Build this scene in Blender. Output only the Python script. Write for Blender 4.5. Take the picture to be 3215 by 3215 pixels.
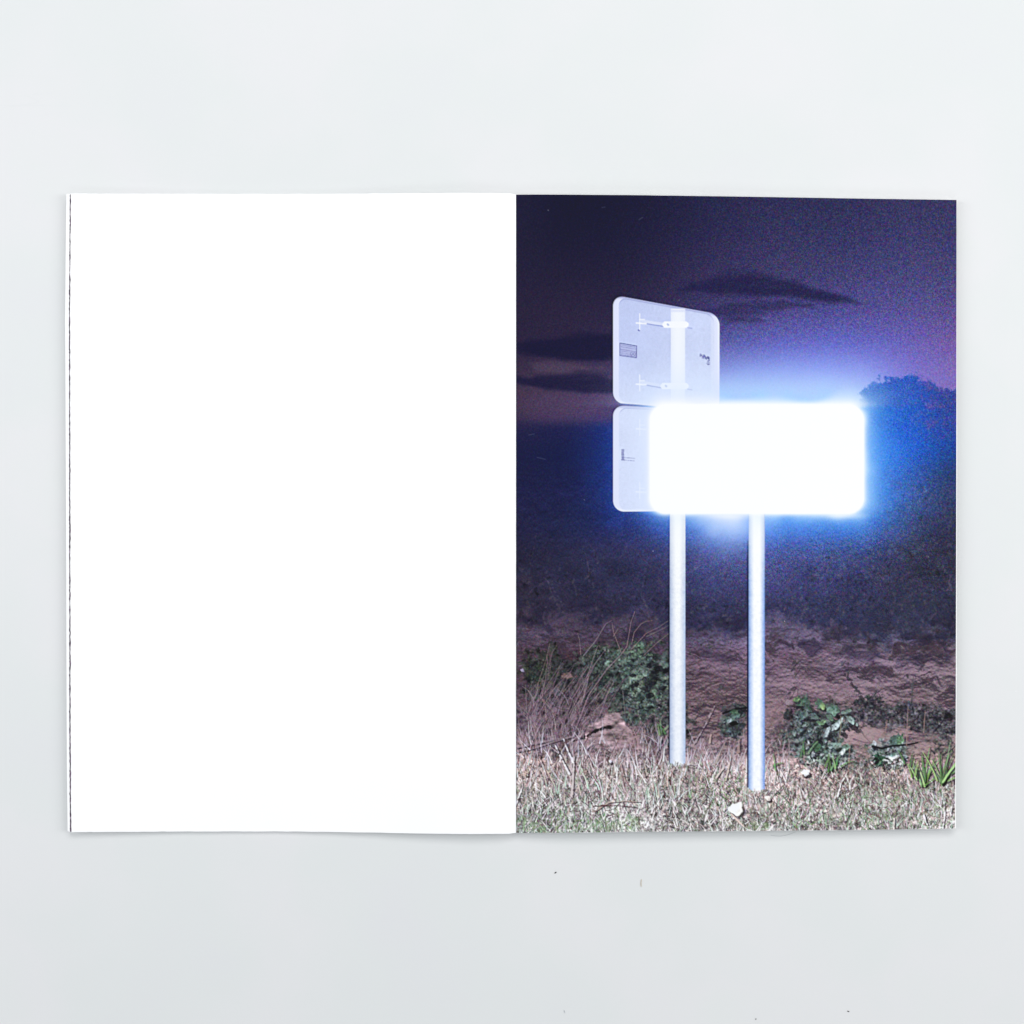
# An open booklet (blank left page, full-bleed night photograph on the right page)
# lying on a pale grey table top, shot straight from above under soft studio light.
import bpy, math
import numpy as np

for o in list(bpy.data.objects):
    bpy.data.objects.remove(o, do_unlink=True)
SC = bpy.context.scene
COL = SC.collection

# ---------------------------------------------------------------- camera
S = 0.00015            # metres on the table per photograph pixel
CAM_H = 0.62           # camera height over the table
HALF = 1607.5
def at(px, py, z):     # photograph pixel -> point at height z
    k = S * (1 - z / CAM_H)
    return ((px - HALF) * k, -(py - HALF) * k, z)
cam = bpy.data.cameras.new('camera')
cam_ob = bpy.data.objects.new('camera', cam); COL.objects.link(cam_ob)
cam_ob.location = (0, 0, CAM_H)
cam.sensor_fit = 'HORIZONTAL'
cam.angle = 2 * math.atan(HALF * S / CAM_H)
cam.clip_start = .01; cam.clip_end = 50
SC.camera = cam_ob

# ---------------------------------------------------------------- light: soft studio lamps
world = bpy.data.worlds.new('World'); SC.world = world; world.use_nodes = True
bg = world.node_tree.nodes['Background']
bg.inputs['Color'].default_value = (.86, .94, 1, 1); bg.inputs['Strength'].default_value = .30
def softbox(name, loc, size, power, col=(1, 1, 1)):
    l = bpy.data.lights.new(name, 'AREA'); l.shape = 'RECTANGLE'; l.size, l.size_y = size; l.energy = power; l.color = col
    o = bpy.data.objects.new(name, l); COL.objects.link(o); o.location = loc
    d = np.array([0, 0, 0]) - np.array(loc)
    from mathutils import Vector
    o.rotation_euler = Vector(d).to_track_quat('-Z', 'Y').to_euler()
    return o
softbox('softbox_rear', (0.06, .95, 1.2), (1.2, .6), 11.8, (1, .99, .98))
softbox('softbox_left', (-.95, .1, .85), (.5, .8), 6.3, (.98, .99, 1))
softbox('softbox_right', (.95, .05, .85), (.5, .8), 7.4, (1, 1, .99))
softbox('softbox_front', (-.1, -1.15, 1.1), (1.0, .5), 2.9, (.97, .985, 1))
SC.view_settings.view_transform = 'Standard'; SC.view_settings.look = 'None'
SC.view_settings.exposure = 0; SC.view_settings.gamma = 1; SC.view_settings.use_curve_mapping = False

# ---------------------------------------------------------------- helpers
def mesh_obj(name, verts, faces, mat, parent=None, smooth=True):
    me = bpy.data.meshes.new(name); me.from_pydata([tuple(v) for v in verts], [], faces); me.update()
    if smooth: me.polygons.foreach_set('use_smooth', [True] * len(me.polygons))
    if mat: me.materials.append(mat)
    o = bpy.data.objects.new(name, me); COL.objects.link(o)
    if parent: o.parent = parent
    return o
def tag(o, label=None, cat=None, group=None, kind=None):
    for k, v in (('label', label), ('category', cat), ('group', group), ('kind', kind)):
        if v: o[k] = v
    return o
def new_mat(name, rough=.6, spec=.3):
    m = bpy.data.materials.new(name); m.use_nodes = True
    b = m.node_tree.nodes['Principled BSDF']
    b.inputs['Roughness'].default_value = rough; b.inputs['Specular IOR Level'].default_value = spec
    return m, m.node_tree, b
def node(nt, kind, **inp):
    n = nt.nodes.new(kind)
    for k, v in inp.items(): n.inputs[k.replace('_', ' ')].default_value = v
    return n
def ramp(nt, fac, stops):
    r = nt.nodes.new('ShaderNodeValToRGB'); nt.links.new(fac, r.inputs[0])
    while len(r.color_ramp.elements) < len(stops): r.color_ramp.elements.new(.5)
    for e, (p, c) in zip(r.color_ramp.elements, stops): e.position = p; e.color = (*c, 1)
    return r.outputs[0]

# ---------------------------------------------------------------- materials
# white uncoated paper: faint fibre relief
PAPER, nt, b = new_mat('white_paper', .75, .15)
tc = nt.nodes.new('ShaderNodeTexCoord')
n1 = node(nt, 'ShaderNodeTexNoise', Scale=900.0, Detail=3.0); nt.links.new(tc.outputs['Object'], n1.inputs['Vector'])
n2 = node(nt, 'ShaderNodeTexNoise', Scale=14.0, Detail=2.0); nt.links.new(tc.outputs['Object'], n2.inputs['Vector'])
nt.links.new(ramp(nt, n2.outputs['Fac'], [(.3, (.872, .872, .884)), (.7, (.890, .888, .890))]), b.inputs['Base Color'])
bm_ = node(nt, 'ShaderNodeBump', Strength=.06, Distance=.0002); nt.links.new(n1.outputs['Fac'], bm_.inputs['Height']); nt.links.new(bm_.outputs[0], b.inputs['Normal'])

# printed ink: the tones stored on the print's mesh
PRINT, nt, b = new_mat('printed_ink', .7, .12)
va = nt.nodes.new('ShaderNodeVertexColor'); va.layer_name = 'ink'
nt.links.new(va.outputs['Color'], b.inputs['Base Color'])

# dark ink that has bled along the cut edge of a leaf
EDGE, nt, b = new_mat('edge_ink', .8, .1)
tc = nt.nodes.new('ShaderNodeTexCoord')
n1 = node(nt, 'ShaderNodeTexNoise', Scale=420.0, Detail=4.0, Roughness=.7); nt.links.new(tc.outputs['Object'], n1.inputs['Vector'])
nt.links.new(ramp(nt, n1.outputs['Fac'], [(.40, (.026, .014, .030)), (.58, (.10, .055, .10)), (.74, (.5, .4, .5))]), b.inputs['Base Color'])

# pale grey laminate, slightly mottled, lightly scuffed
TABLE, nt, b = new_mat('grey_laminate', .5, .25)
tc = nt.nodes.new('ShaderNodeTexCoord')
n1 = node(nt, 'ShaderNodeTexNoise', Scale=11.0, Detail=3.0, Roughness=.55); nt.links.new(tc.outputs['Object'], n1.inputs['Vector'])
base = ramp(nt, n1.outputs['Fac'], [(.3, (.660, .667, .680)), (.45, (.660, .676, .678)), (.6, (.678, .680, .690)), (.75, (.668, .684, .682))])
vor = node(nt, 'ShaderNodeTexVoronoi', Scale=95.0); nt.links.new(tc.outputs['Object'], vor.inputs['Vector'])
sp = ramp(nt, vor.outputs['Distance'], [(.018, (1, 1, 1)), (.035, (0, 0, 0))])
sel = ramp(nt, vor.outputs['Color'], [(.80, (0, 0, 0)), (.84, (.6, .6, .6))])
mul = nt.nodes.new('ShaderNodeMixRGB'); mul.blend_type = 'MULTIPLY'; mul.inputs[0].default_value = 1
nt.links.new(sp, mul.inputs[1]); nt.links.new(sel, mul.inputs[2])
mx = nt.nodes.new('ShaderNodeMixRGB'); nt.links.new(mul.outputs[0], mx.inputs[0]); nt.links.new(base, mx.inputs[1]); mx.inputs[2].default_value = (.80, .82, .83, 1)
# hairline scuffs: thin bands of a stretched, warped noise
mp = nt.nodes.new('ShaderNodeMapping'); mp.inputs['Rotation'].default_value = (0, 0, .25); mp.inputs['Scale'].default_value = (3, 26, 1); nt.links.new(tc.outputs['Object'], mp.inputs['Vector'])
n3 = node(nt, 'ShaderNodeTexNoise', Scale=3.0, Detail=2.0); nt.links.new(mp.outputs[0], n3.inputs['Vector'])
sc_ = ramp(nt, n3.outputs['Fac'], [(.497, (0, 0, 0)), (.5, (.09, .09, .09)), (.503, (0, 0, 0))])
n4 = node(nt, 'ShaderNodeTexNoise', Scale=9.0, Detail=1.0); nt.links.new(tc.outputs['Object'], n4.inputs['Vector'])
gate = ramp(nt, n4.outputs['Fac'], [(.58, (0, 0, 0)), (.68, (1, 1, 1))])
mul2 = nt.nodes.new('ShaderNodeMixRGB'); mul2.blend_type = 'MULTIPLY'; mul2.inputs[0].default_value = 1
nt.links.new(sc_, mul2.inputs[1]); nt.links.new(gate, mul2.inputs[2])
mx2 = nt.nodes.new('ShaderNodeMixRGB'); nt.links.new(mul2.outputs[0], mx2.inputs[0]); nt.links.new(mx.outputs[0], mx2.inputs[1]); mx2.inputs[2].default_value = (.52, .55, .56, 1)
nt.links.new(mx2.outputs[0], b.inputs['Base Color'])
n5 = node(nt, 'ShaderNodeTexNoise', Scale=600.0, Detail=2.0); nt.links.new(tc.outputs['Object'], n5.inputs['Vector'])
bp = node(nt, 'ShaderNodeBump', Strength=.03, Distance=.0002); nt.links.new(n5.outputs['Fac'], bp.inputs['Height']); nt.links.new(bp.outputs[0], b.inputs['Normal'])

# ---------------------------------------------------------------- the table top
R = 1.5
tb = mesh_obj('table_surface', [(-R, -R, 0), (R, -R, 0), (R, R, 0), (-R, R, 0), (-R, -R, -.03), (R, -R, -.03), (R, R, -.03), (-R, R, -.03)],
              [(0, 1, 2, 3), (7, 6, 5, 4), (0, 4, 5, 1), (1, 5, 6, 2), (2, 6, 7, 3), (3, 7, 4, 0)], TABLE, None, False)
tag(tb, kind='structure')

# ---------------------------------------------------------------- the printed picture
# The right-hand page carries a flat full-bleed print (a night photograph of a flash-lit
# road sign).  It is ink on paper: every ink tone is worked out here by procedure, in
# page pixels (X to the right, Y down), and stored as a colour on the print's own mesh.
PX0, PX1, PY0, PY1 = 1600, 3024, 596, 2632
PK = 0.6
PW, PH = int((PX1 - PX0) * PK), int((PY1 - PY0) * PK)

def paint_print():
    rng = np.random.default_rng(7)
    XX, YY = np.meshgrid(PX0 + (np.arange(PW) + .5) / PK, PY0 + (np.arange(PH) + .5) / PK)

    def interp_axis(a, n):                       # smooth resample of rows of a to n rows
        m = a.shape[0]
        t = np.linspace(0, m - 1.001, n); i = t.astype(int); f = (t - i)
        f = f * f * (3 - 2 * f)
        f = f.reshape((-1,) + (1,) * (a.ndim - 1))
        return a[i] * (1 - f) + a[i + 1] * f

    def vnoise(cx, cy, ch=0):                    # value noise with cells of cx by cy page px
        nx, ny = max(3, int(PW / (cx * PK)) + 2), max(3, int(PH / (cy * PK)) + 2)
        g = rng.standard_normal((ny, nx) if not ch else (ny, nx, ch))
        g = interp_axis(g, PH)
        return np.swapaxes(interp_axis(np.swapaxes(g, 0, 1), PW), 0, 1)

    def fbm(cx, cy, octs=4, gain=.55):
        s, a = 0, 1.0
        for k in range(octs):
            s = s + a * vnoise(max(cx, 2.2), max(cy, 2.2)); a *= gain; cx *= .5; cy *= .5
        return s / 1.3

    def blur(a, r):                              # r in page px, three box passes
        n = max(1, int(round(r * PK)))
        for _ in range(3):
            for ax in (0, 1):
                p = np.concatenate([np.repeat(a.take([0], ax), n, ax), a, np.repeat(a.take([-1], ax), n + 1, ax)], ax)
                c = np.cumsum(p, ax)
                L = a.shape[ax]
                a = (c.take(range(2 * n, 2 * n + L), ax) - c.take(range(0, L), ax)) / (2 * n)
        return a

    sm = lambda a, b, x: (lambda t: t * t * (3 - 2 * t))(np.clip((x - a) / (b - a), 0, 1))

    # ---- tones of the night sky, the dark bank and the earth
    gx = [1620, 1780, 1920, 2060, 2230, 2420, 2600, 2720, 2860, 3003]
    B = (60, 110, 220)
    rows = [
     (610, [(46,42,68),(33,32,58),(34,33,60),(38,36,66),(42,42,76),(44,44,82),(46,45,86),(52,48,92),(56,52,96),(58,52,98)]),
     (740, [(48,44,68),(39,36,62),(40,38,66),(44,41,72),(48,46,84),(52,50,92),(54,52,100),(58,54,106),(62,58,112),(62,58,110)]),
     (870, [(52,45,70),(50,43,68),(50,43,70),(54,47,78),(60,54,94),(62,58,104),(66,62,116),(70,65,124),(74,68,128),(72,66,122)]),
     (980, [(58,48,72),(60,49,74),(60,50,78),(64,54,88),(68,62,110),(72,68,128),(76,72,142),(82,76,146),(86,78,146),(88,76,138)]),
     (1080,[(58,47,72),(62,50,76),(66,54,84),(80,72,120),(92,90,162),(96,98,186),(98,100,194),(100,96,186),(104,92,176),(112,88,160)]),
     (1170,[(66,52,76),(72,58,84),(74,60,92),(110,110,180),(135,142,220),(138,152,236),(142,152,242),(138,136,230),(126,112,200),(126,104,178)]),
     (1240,[(70,54,78),(78,62,92),(84,66,106),(130,140,215),(176,196,250),(190,210,255),(194,208,255),(165,165,240),(124,110,202),(132,108,182)]),
     (1305,[(66,52,78),(76,60,92),(82,66,120),B,B,B,B,(60,120,230),(30,85,195),(24,72,155)]),
     (1340,[(38,36,72),(33,35,78),(30,46,112),B,B,B,B,(60,130,235),(26,84,195),(20,66,145)]),
     (1430,[(30,32,66),(24,33,72),(26,46,112),B,B,B,B,(58,132,238),(26,82,192),(18,58,128)]),
     (1540,[(32,34,68),(32,35,74),(32,48,112),B,B,B,B,(62,125,225),(38,70,155),(38,48,96)]),
     (1640,[(38,38,70),(36,41,78),(36,47,102),(42,64,146),(80,118,212),(78,122,222),(72,112,208),(54,84,172),(44,56,108),(42,44,82)]),
     (1720,[(40,38,66),(40,42,80),(42,46,92),(46,52,110),(62,80,166),(62,84,174),(58,78,162),(48,62,130),(44,48,92),(42,44,78)]),
     (1800,[(44,40,66),(42,42,76),(44,46,84),(46,50,96),(52,60,128),(54,64,138),(52,62,130),(48,54,110),(44,48,86),(42,46,76)]),
     (1880,[(54,45,64),(46,44,74),(46,46,80),(46,48,86),(50,54,106),(52,56,116),(50,54,108),(48,52,98),(48,52,86),(46,50,78)]),
     (1940,[(72,55,68),(80,60,76),(78,60,78),(74,58,80),(76,64,90),(100,80,108),(98,82,104),(90,78,98),(92,80,94),(92,78,88)]),
     (2000,[(82,62,72),(90,68,80),(88,66,80),(84,66,82),(86,72,90),(112,90,110),(110,90,104),(100,86,100),(104,88,98),(104,88,94)]),
     (2100,[(80,62,70),(92,70,76),(94,72,78),(92,72,80),(98,80,88),(114,93,105),(118,99,107),(112,95,104),(116,98,104),(120,102,106)]),
     (2200,[(88,72,76),(90,74,76),(92,76,78),(104,84,86),(120,98,100),(132,109,114),(134,111,114),(126,107,110),(128,108,110),(134,114,114)]),
     (2300,[(112,96,98),(108,94,94),(112,96,94),(120,100,98),(138,114,112),(152,126,125),(152,128,125),(150,127,122),(152,128,122),(150,126,120)]),
     (2400,[(172,142,130),(158,138,134),(152,136,132),(150,134,132),(152,132,130),(152,132,128),(154,132,128),(152,132,126),(150,130,120),(148,130,120)]),
     (2500,[(160,150,148),(164,152,152),(164,152,152),(160,150,148),(164,150,148),(166,144,142),(160,142,138),(152,140,132),(152,138,134),(148,138,132)]),
     (2632,[(164,172,164),(166,170,164),(168,168,164),(170,168,164),(166,162,158),(168,170,164),(172,172,166),(168,166,160),(172,164,160),(170,158,156)])]
    gy = [r[0] for r in rows]
    G = np.array([r[1] for r in rows], float) / 255
    xs, ys = XX[0], YY[:, 0]
    tmp = np.stack([[np.interp(xs, gx, G[j, :, c]) for c in range(3)] for j in range(len(gy))])     # rows, 3, W
    jj = np.interp(ys, gy, np.arange(len(gy))); j0 = np.minimum(jj.astype(int), len(gy) - 2); f = (jj - j0)[:, None, None]
    C = (tmp[j0] * (1 - f) + tmp[j0 + 1] * f).transpose(0, 2, 1)
    C = blur(C, 14)

    def mix(col, a):
        nonlocal C
        C = C * (1 - a[..., None]) + np.array(col)[None, None] / 255. * a[..., None]

    # sharp lower edge of the lilac bands on the left, wavy top of the bare earth
    wob = fbm(260, 60, 3)
    band = sm(1342, 1300, YY + 5 * wob) * sm(1228, 1244, YY + 6 * wob) * sm(2000, 1700, XX - 220)
    mix((78, 62, 96), band * .4 * sm(1620, 1720, XX))
    lg = np.exp(-np.clip(1925 - XX, 0, None) / 34) * sm(1300, 1350, YY) * sm(1690, 1590, YY) * (XX < 1960)
    mix((34, 74, 172), .38 * lg)
    dim = sm(2500, 1900, XX) * sm(1300, 1000, YY) * .25
    C *= 1 - dim[..., None] * np.array([1.1, 1.0, .6])
    tr = sm(2300, 2700, XX) * sm(1080, 800, YY)
    C *= 1 - tr[..., None] * np.array([.08, .02, .07])
    # ---- clouds
    wisp = fbm(120, 22, 4, .6)
    def streak(x0, x1, yc, h, col, a, tilt=0, soft=.5, head=.35):
        t = (XX - x0) / (x1 - x0)
        env = np.clip(np.minimum(t / head, (1 - t) / (1 - head)), 0, 1) ** .6
        hh = h * env + 1e-3
        d = np.abs(YY + 5 * wob + 7 * wisp - (yc + tilt * (t - .5))) / hh
        mix(col, blur(a * sm(1.15 + .6 * soft, .7 - .4 * soft, d) * (env > 0), 3) * np.clip(1 - .12 * wisp, 0, 1))
    streak(1580, 2080, 1092, 40, (25, 24, 55), .88, -14, .3, .65)
    streak(1590, 2090, 1200, 32, (28, 27, 59), .85, 16, .3, .5)
    streak(1660, 1900, 1152, 14, (84, 68, 92), .65, 10, .6)
    streak(1660, 1830, 1018, 10, (44, 38, 66), .6, -6, .7)
    for (cl, up_, dn, aa) in (((2120, 2700), [4, 22, 44, 46, 30, 22, 10, 2], [3, 14, 20, 22, 20, 22, 18, 3], .8),):
        kx = np.linspace(cl[0], cl[1], 8)
        mid = np.interp(XX, kx, [918, 908, 902, 900, 905, 918, 936, 952]); uu = np.interp(XX, kx, up_); dd = np.interp(XX, kx, dn)
        w2 = YY + 6 * wob + 6 * wisp - mid
        body = np.where(w2 < 0, sm(1.35, .55, -w2 / uu), sm(1.6, .5, w2 / dd)) * (XX > cl[0]) * (XX < cl[1])
        mix((34, 33, 72), min(1, aa * 1.15) * blur(body, 5) * np.clip(1 - .15 * wisp, 0, 1))
    streak(2200, 2560, 965, 16, (44, 42, 84), .8, -14, .6)
    streak(2230, 2420, 990, 22, (46, 43, 86), .75, 10, .6)
    streak(2600, 2760, 952, 7, (54, 52, 104), .5, 8, .8)

    # ---- crowns and undergrowth in the dark
    crown_top = np.interp(xs, [2640, 2686, 2705, 2740, 2775, 2830, 2880, 2930, 2950, 2985, 3030], [1300, 1254, 1232, 1196, 1186, 1190, 1182, 1200, 1216, 1226, 1214])
    rag = 9 * fbm(44, 44, 5, .8)
    crown = sm(-7, 9, YY - crown_top[None] + rag) * sm(1420, 1320, YY) * sm(2668, 2704, XX + rag)
    cr_col = np.array([[26, 74, 176]]) / 255. + 0 * XX[..., None]
    holes = np.clip(vnoise(22, 18) * .5 + vnoise(10, 10) * .4, 0, 1) * sm(2780, 2960, XX)
    cr_col = cr_col * (1 - holes[..., None]) + np.array([96, 80, 160]) / 255. * holes[..., None]
    purp = sm(2850, 3000, XX)[..., None]
    cr_col = cr_col * (1 - .6 * purp) + np.array([56, 54, 118]) / 255. * .6 * purp
    C = C * (1 - crown[..., None] * .95) + cr_col * crown[..., None] * .95
    # leafy mottling of the dark bank
    dark = sm(1380, 1560, YY) * sm(2080, 1960, YY + 22 * wob)
    def warp(a, dx, dy):
        jx = np.clip(np.arange(PW)[None] + dx * PK, 0, PW - 1).astype(int); jy = np.clip(np.arange(PH)[:, None] + dy * PK, 0, PH - 1).astype(int)
        return a[jy, jx]
    w1, w2_ = 13 * vnoise(34, 34), 10 * vnoise(34, 34)
    def relief(a, n):                              # top-lit relief of a height field
        k = max(1, int(n * PK)); return a - np.concatenate([np.repeat(a[:1], k, 0), a[:-k]], 0)
    mott = .35 * relief(fbm(16, 18, 3, .8), 5) + .3 * fbm(70, 60, 4, .65)
    C *= (1 + (dark * .16 * np.clip(mott, -1.8, 2))[..., None])
    mix((64, 56, 88), dark * .35 * sm(.4, 1.6, fbm(30, 26, 3)) * sm(2500, 2800, XX))
    mix((70, 54, 74), dark * .35 * sm(.3, 1.5, fbm(60, 40, 3)) * sm(2000, 1700, XX) * sm(1680, 1840, YY))

    # ---- ragged foot of the dark bank
    bank = np.interp(xs, [1620, 1720, 1800, 1880, 1960, 2040, 2110, 2180, 2260, 2330, 2400, 2470, 2540, 2620, 2700, 2780, 2840, 2920, 3003],
                     [1926, 1922, 1934, 1962, 1926, 1930, 1985, 1966, 1975, 1972, 1952, 1950, 1966, 1972, 2010, 2024, 2000, 1992, 2002])
    bn = 20 * fbm(46, 34, 4, .7)
    dk = sm(24, -24, YY - bank[None] + bn) * sm(1860, 1900, YY)
    bc = np.stack([np.interp(xs, [1620, 1900, 2250, 2600, 3003], v) for v in ([46, 46, 48, 46, 44], [40, 43, 50, 52, 50], [62, 74, 96, 94, 76])], -1)[None] / 255. * (1 + .16 * np.clip(mott, -1.6, 2))[..., None]
    C = C * (1 - .92 * dk[..., None]) + bc * .92 * dk[..., None]
    hz = (sm(1640, 1760, YY) * sm(2060, 1990, YY) * .5)[..., None]
    C = C * (1 - hz) + C.mean(-1, keepdims=True) * np.array([.90, .88, 1.22]) * hz
    rt_dark = (sm(2700, 2860, XX) * sm(1380, 1560, YY) * sm(2040, 1980, YY) * .5)[..., None]
    C = C * (1 - rt_dark) + C.mean(-1, keepdims=True) * np.array([.88, .90, 1.24]) * rt_dark
    # ---- earth: horizontal clods and cracks
    earth = sm(1930, 2010, YY + 20 * wob)
    hgt = warp(fbm(46, 30, 5, .74), .35 * w1, .35 * w2_); hgt = hgt + np.roll(hgt, 3, 1) * .4
    clod = np.clip(1.1 * relief(hgt, 6), -1.6, 1.6); fine = relief(fbm(11, 9, 2, .8), 3)
    big = fbm(200, 70, 3, .6)
    C *= (1 + (earth * (.03 + .065 * clod + .22 * fine + .17 * big))[..., None])
    mix((58, 48, 57), .36 * earth * sm(2430, 2330, YY) * sm(.6, 1.15, -clod + .2 * big))
    patch = warp(fbm(120, 40, 5, .75), w1, w2_)
    mix((60, 49, 58), .75 * earth * sm(2420, 2320, YY) * sm(.35, 1.15, patch))
    mix((52, 44, 54), .6 * earth * sm(2400, 2300, YY) * np.exp(-(warp(fbm(70, 34, 4, .7), w1, w2_) / .10) ** 2) * sm(-.2, .9, vnoise(120, 70)))
    mix((174, 148, 146), .45 * earth * sm(1990, 2180, YY) * sm(1900, 2250, XX) * sm(.35, 1.0, clod))
    mix((40, 36, 56), .6 * sm(.1, 1.2, warp(fbm(80, 40, 3), w1, w2_)) * sm(1900, 1960, YY) * sm(2150, 2020, YY))

    # ---- drawing tools
    rag2 = vnoise(6, 6)
    def stroke(pts, w, col, a=1.0, wend=None, soft=.55, rough=0):
        nonlocal C
        p = (np.asarray(pts, float) - (PX0, PY0)) * PK
        n = len(p) - 1
        wend = w if wend is None else wend
        x0, y0 = np.floor(p.min(0) - w * PK - 2).astype(int); x1, y1 = np.ceil(p.max(0) + w * PK + 3).astype(int)
        x0, y0, x1, y1 = max(x0, 0), max(y0, 0), min(x1, PW), min(y1, PH)
        if x1 <= x0 or y1 <= y0: return
        gxx, gyy = np.arange(x0, x1)[None] + .5, np.arange(y0, y1)[:, None] + .5
        cov = np.zeros((y1 - y0, x1 - x0))
        for k in range(n):
            ax, ay = p[k]; bx, by = p[k + 1]
            dx, dy = bx - ax, by - ay; L2 = dx * dx + dy * dy + 1e-9
            t = np.clip(((gxx - ax) * dx + (gyy - ay) * dy) / L2, 0, 1)
            d = np.hypot(gxx - ax - t * dx, gyy - ay - t * dy) + rough * rag2[y0:y1, x0:x1]
            ww = (w + (wend - w) * (k + t) / n) * PK * .5
            cov = np.maximum(cov, np.clip((ww - d) / (2 * soft) + .5, 0, 1) * np.minimum(1, ww / .35 + .15))
        cov = (cov * a)[..., None]
        C[y0:y1, x0:x1] = C[y0:y1, x0:x1] * (1 - cov) + np.array(col) / 255. * cov

    speck = vnoise(5, 5); wu = vnoise(9, 9); wv = vnoise(7, 7)
    def leaf(x, y, L, W, ang, col, shade=.25, a=1.0, point=1.0):
        nonlocal C
        col = np.array(col, float); col = .72 * col + .28 * col.mean()
        x, y, L, W = (x - PX0) * PK, (y - PY0) * PK, L * PK * .5, W * PK * .5
        R = int(max(L, W) + 2)
        x0, y0, x1, y1 = max(int(x) - R, 0), max(int(y) - R, 0), min(int(x) + R + 1, PW), min(int(y) + R + 1, PH)
        if x1 <= x0 or y1 <= y0: return
        gxx, gyy = np.arange(x0, x1)[None] + .5 - x, np.arange(y0, y1)[:, None] + .5 - y
        c, s = math.cos(ang), math.sin(ang)
        u, v = (gxx * c + gyy * s) / L, (-gxx * s + gyy * c)
        u = u + .22 * wu[y0:y1, x0:x1]; v = v + .22 * W * wv[y0:y1, x0:x1]
        half = W * np.clip(1 - np.abs(u) ** (1.4 + point), 0, 1) ** .8
        cov = np.clip((half - np.abs(v)) / 1.5 + .5, 0, 1) * (np.abs(u) < 1) * a
        tone = 1 + shade * np.tanh(v) * .4 + shade * .5 * u + .8 * shade * speck[y0:y1, x0:x1]
        C[y0:y1, x0:x1] = C[y0:y1, x0:x1] * (1 - cov[..., None]) + np.clip(np.array(col) / 255. * tone[..., None], 0, 1) * cov[..., None]

    U = rng.uniform
    def jit(c, s): return np.clip(np.array(c, float) * U(1 - s, 1 + s) + rng.normal(0, 4, 3), 0, 255)

    def curve(x, y, ang, L, bend=.3, n=3):        # points of a bent stem, ang measured from up
        pts = [(x, y)]
        for k in range(n):
            x += math.sin(ang) * L / n; y -= math.cos(ang) * L / n; pts.append((x, y)); ang += bend / n
        return pts

    veg = [fbm(26, 22, 3, .75), fbm(18, 14, 3, .8)]
    def mass(cx, cy, rx, ry, col, a, con=.35, dark=.6):
        """an undergrowth mass: ragged outline, uneven tone, dark gaps"""
        nonlocal C
        r = np.hypot((XX - cx) / rx, (YY - cy) / ry)
        m = sm(1.15, .75, r + .22 * veg[0] + .1 * veg[1]) * a
        t = np.clip(1 + con * veg[1], .35, 1.8)
        gap = dark * sm(.5, 1.3, veg[0] - .3 * veg[1])
        tone = (np.array(col) / 255. * t[..., None]) * (1 - gap[..., None]) + np.array([24, 22, 32]) / 255. * gap[..., None]
        C = C * (1 - m[..., None]) + tone * m[..., None]
    clump = vnoise(44, 34) + .7 * vnoise(20, 18)
    def bush(cx, cy, rx, ry, n, leafs, size, gap=.35, up=0, a=.85):
        for k in range(n):
            r, th = U() ** .62 * 1.12, U(0, 6.283)
            x, y = cx + rx * r * math.cos(th), cy + ry * r * math.sin(th)
            if up: y -= up * U()
            iy, ix = int((y - PY0) * PK), int((x - PX0) * PK)
            if not (0 <= iy < PH and 0 <= ix < PW) or clump[iy, ix] < -1.0 + 1.5 * r * r: continue
            s = size * U(.4, 1.2)
            if U() < gap: leaf(x + s * .25, y + s * .35, s * U(.5, 1.1), s * U(.25, .6), U(-1.2, 1.2), (30, 28, 38), 0, a * U(.5, .95))
            leaf(x, y, s, s * U(.3, .8), U(-1.4, 1.4), jit(leafs[int(U(0, len(leafs)))], .22), .3, a * U(.55, 1), U(.1, 1))

    def blades(x0, x1, y0, y1, n, cols, Lr, wr, lean=.35, a=(.6, 1), bend=.5):
        ysort = np.sort(U(y0, y1, n))
        for y in ysort:
            c = cols[int(U(0, len(cols)))]
            pts = curve(U(x0, x1), y, rng.normal(0, lean), U(*Lr), rng.normal(0, bend))
            stroke(pts, U(*wr), jit(c, .14), U(*a), wr[0] * .35)

    DRY, PINK, PALE = (200, 188, 188), (176, 150, 148), (232, 226, 228)
    DK, DKR, GRN, PGRN, GREY = (64, 56, 62), (104, 78, 80), (122, 142, 118), (178, 194, 178), (156, 146, 150)

    # ---- faint scrub in the dark bank
    for _ in range(2600):
        x, y = U(1616, 3006), U(1500, 2040)
        if y < np.interp(x, [1616, 1900, 2000, 2500, 2700, 2850, 3006], [1740, 1780, 1800, 1800, 1640, 1480, 1440]) + U(-40, 60): continue
        c0 = C[min(int((y - PY0) * PK), PH - 1), min(int((x - PX0) * PK), PW - 1)] * 255
        leaf(x, y, U(8, 24), U(5, 11), U(-1.5, 1.5), c0 * U(.55, .9) if U() < .5 else c0 * 1.08 + np.array([22, 19, 16]) * U(.3, 1), .1, U(.2, .55))
    for _ in range(46):
        x, y = U(1620, 3000), U(1780, 2040)
        stroke(curve(x, y, rng.normal(0, .5), U(40, 130), rng.normal(0, .6)), U(2, 4), (96, 86, 104), U(.15, .42), 1.5, .8, 1.2)
    # dark sprigs scattered over the bare earth
    for _ in range(420):
        x, y = U(2160, 3006), U(2010, 2320)
        if clump[min(int((y - PY0) * PK), PH - 1), min(int((x - PX0) * PK), PW - 1)] < .35: continue
        leaf(x, y, U(8, 22), U(4, 9), U(-1.4, 1.4), jit([(58, 52, 58), (74, 72, 74), (92, 80, 82)][int(U(0, 3))], .15), .1, U(.35, .8))
        if U() < .25: stroke(curve(x, y, rng.normal(.3, .8), U(15, 46), rng.normal(0, .8)), U(2, 3.4), (58, 48, 54), U(.4, .75), 1.4)
    # ---- dim back vegetation on the left
    mass(1705, 2120, 70, 84, (54, 60, 50), .75); mass(1800, 2160, 130, 96, (56, 56, 56), .8); mass(1900, 2120, 90, 96, (58, 64, 60), .85)
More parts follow.
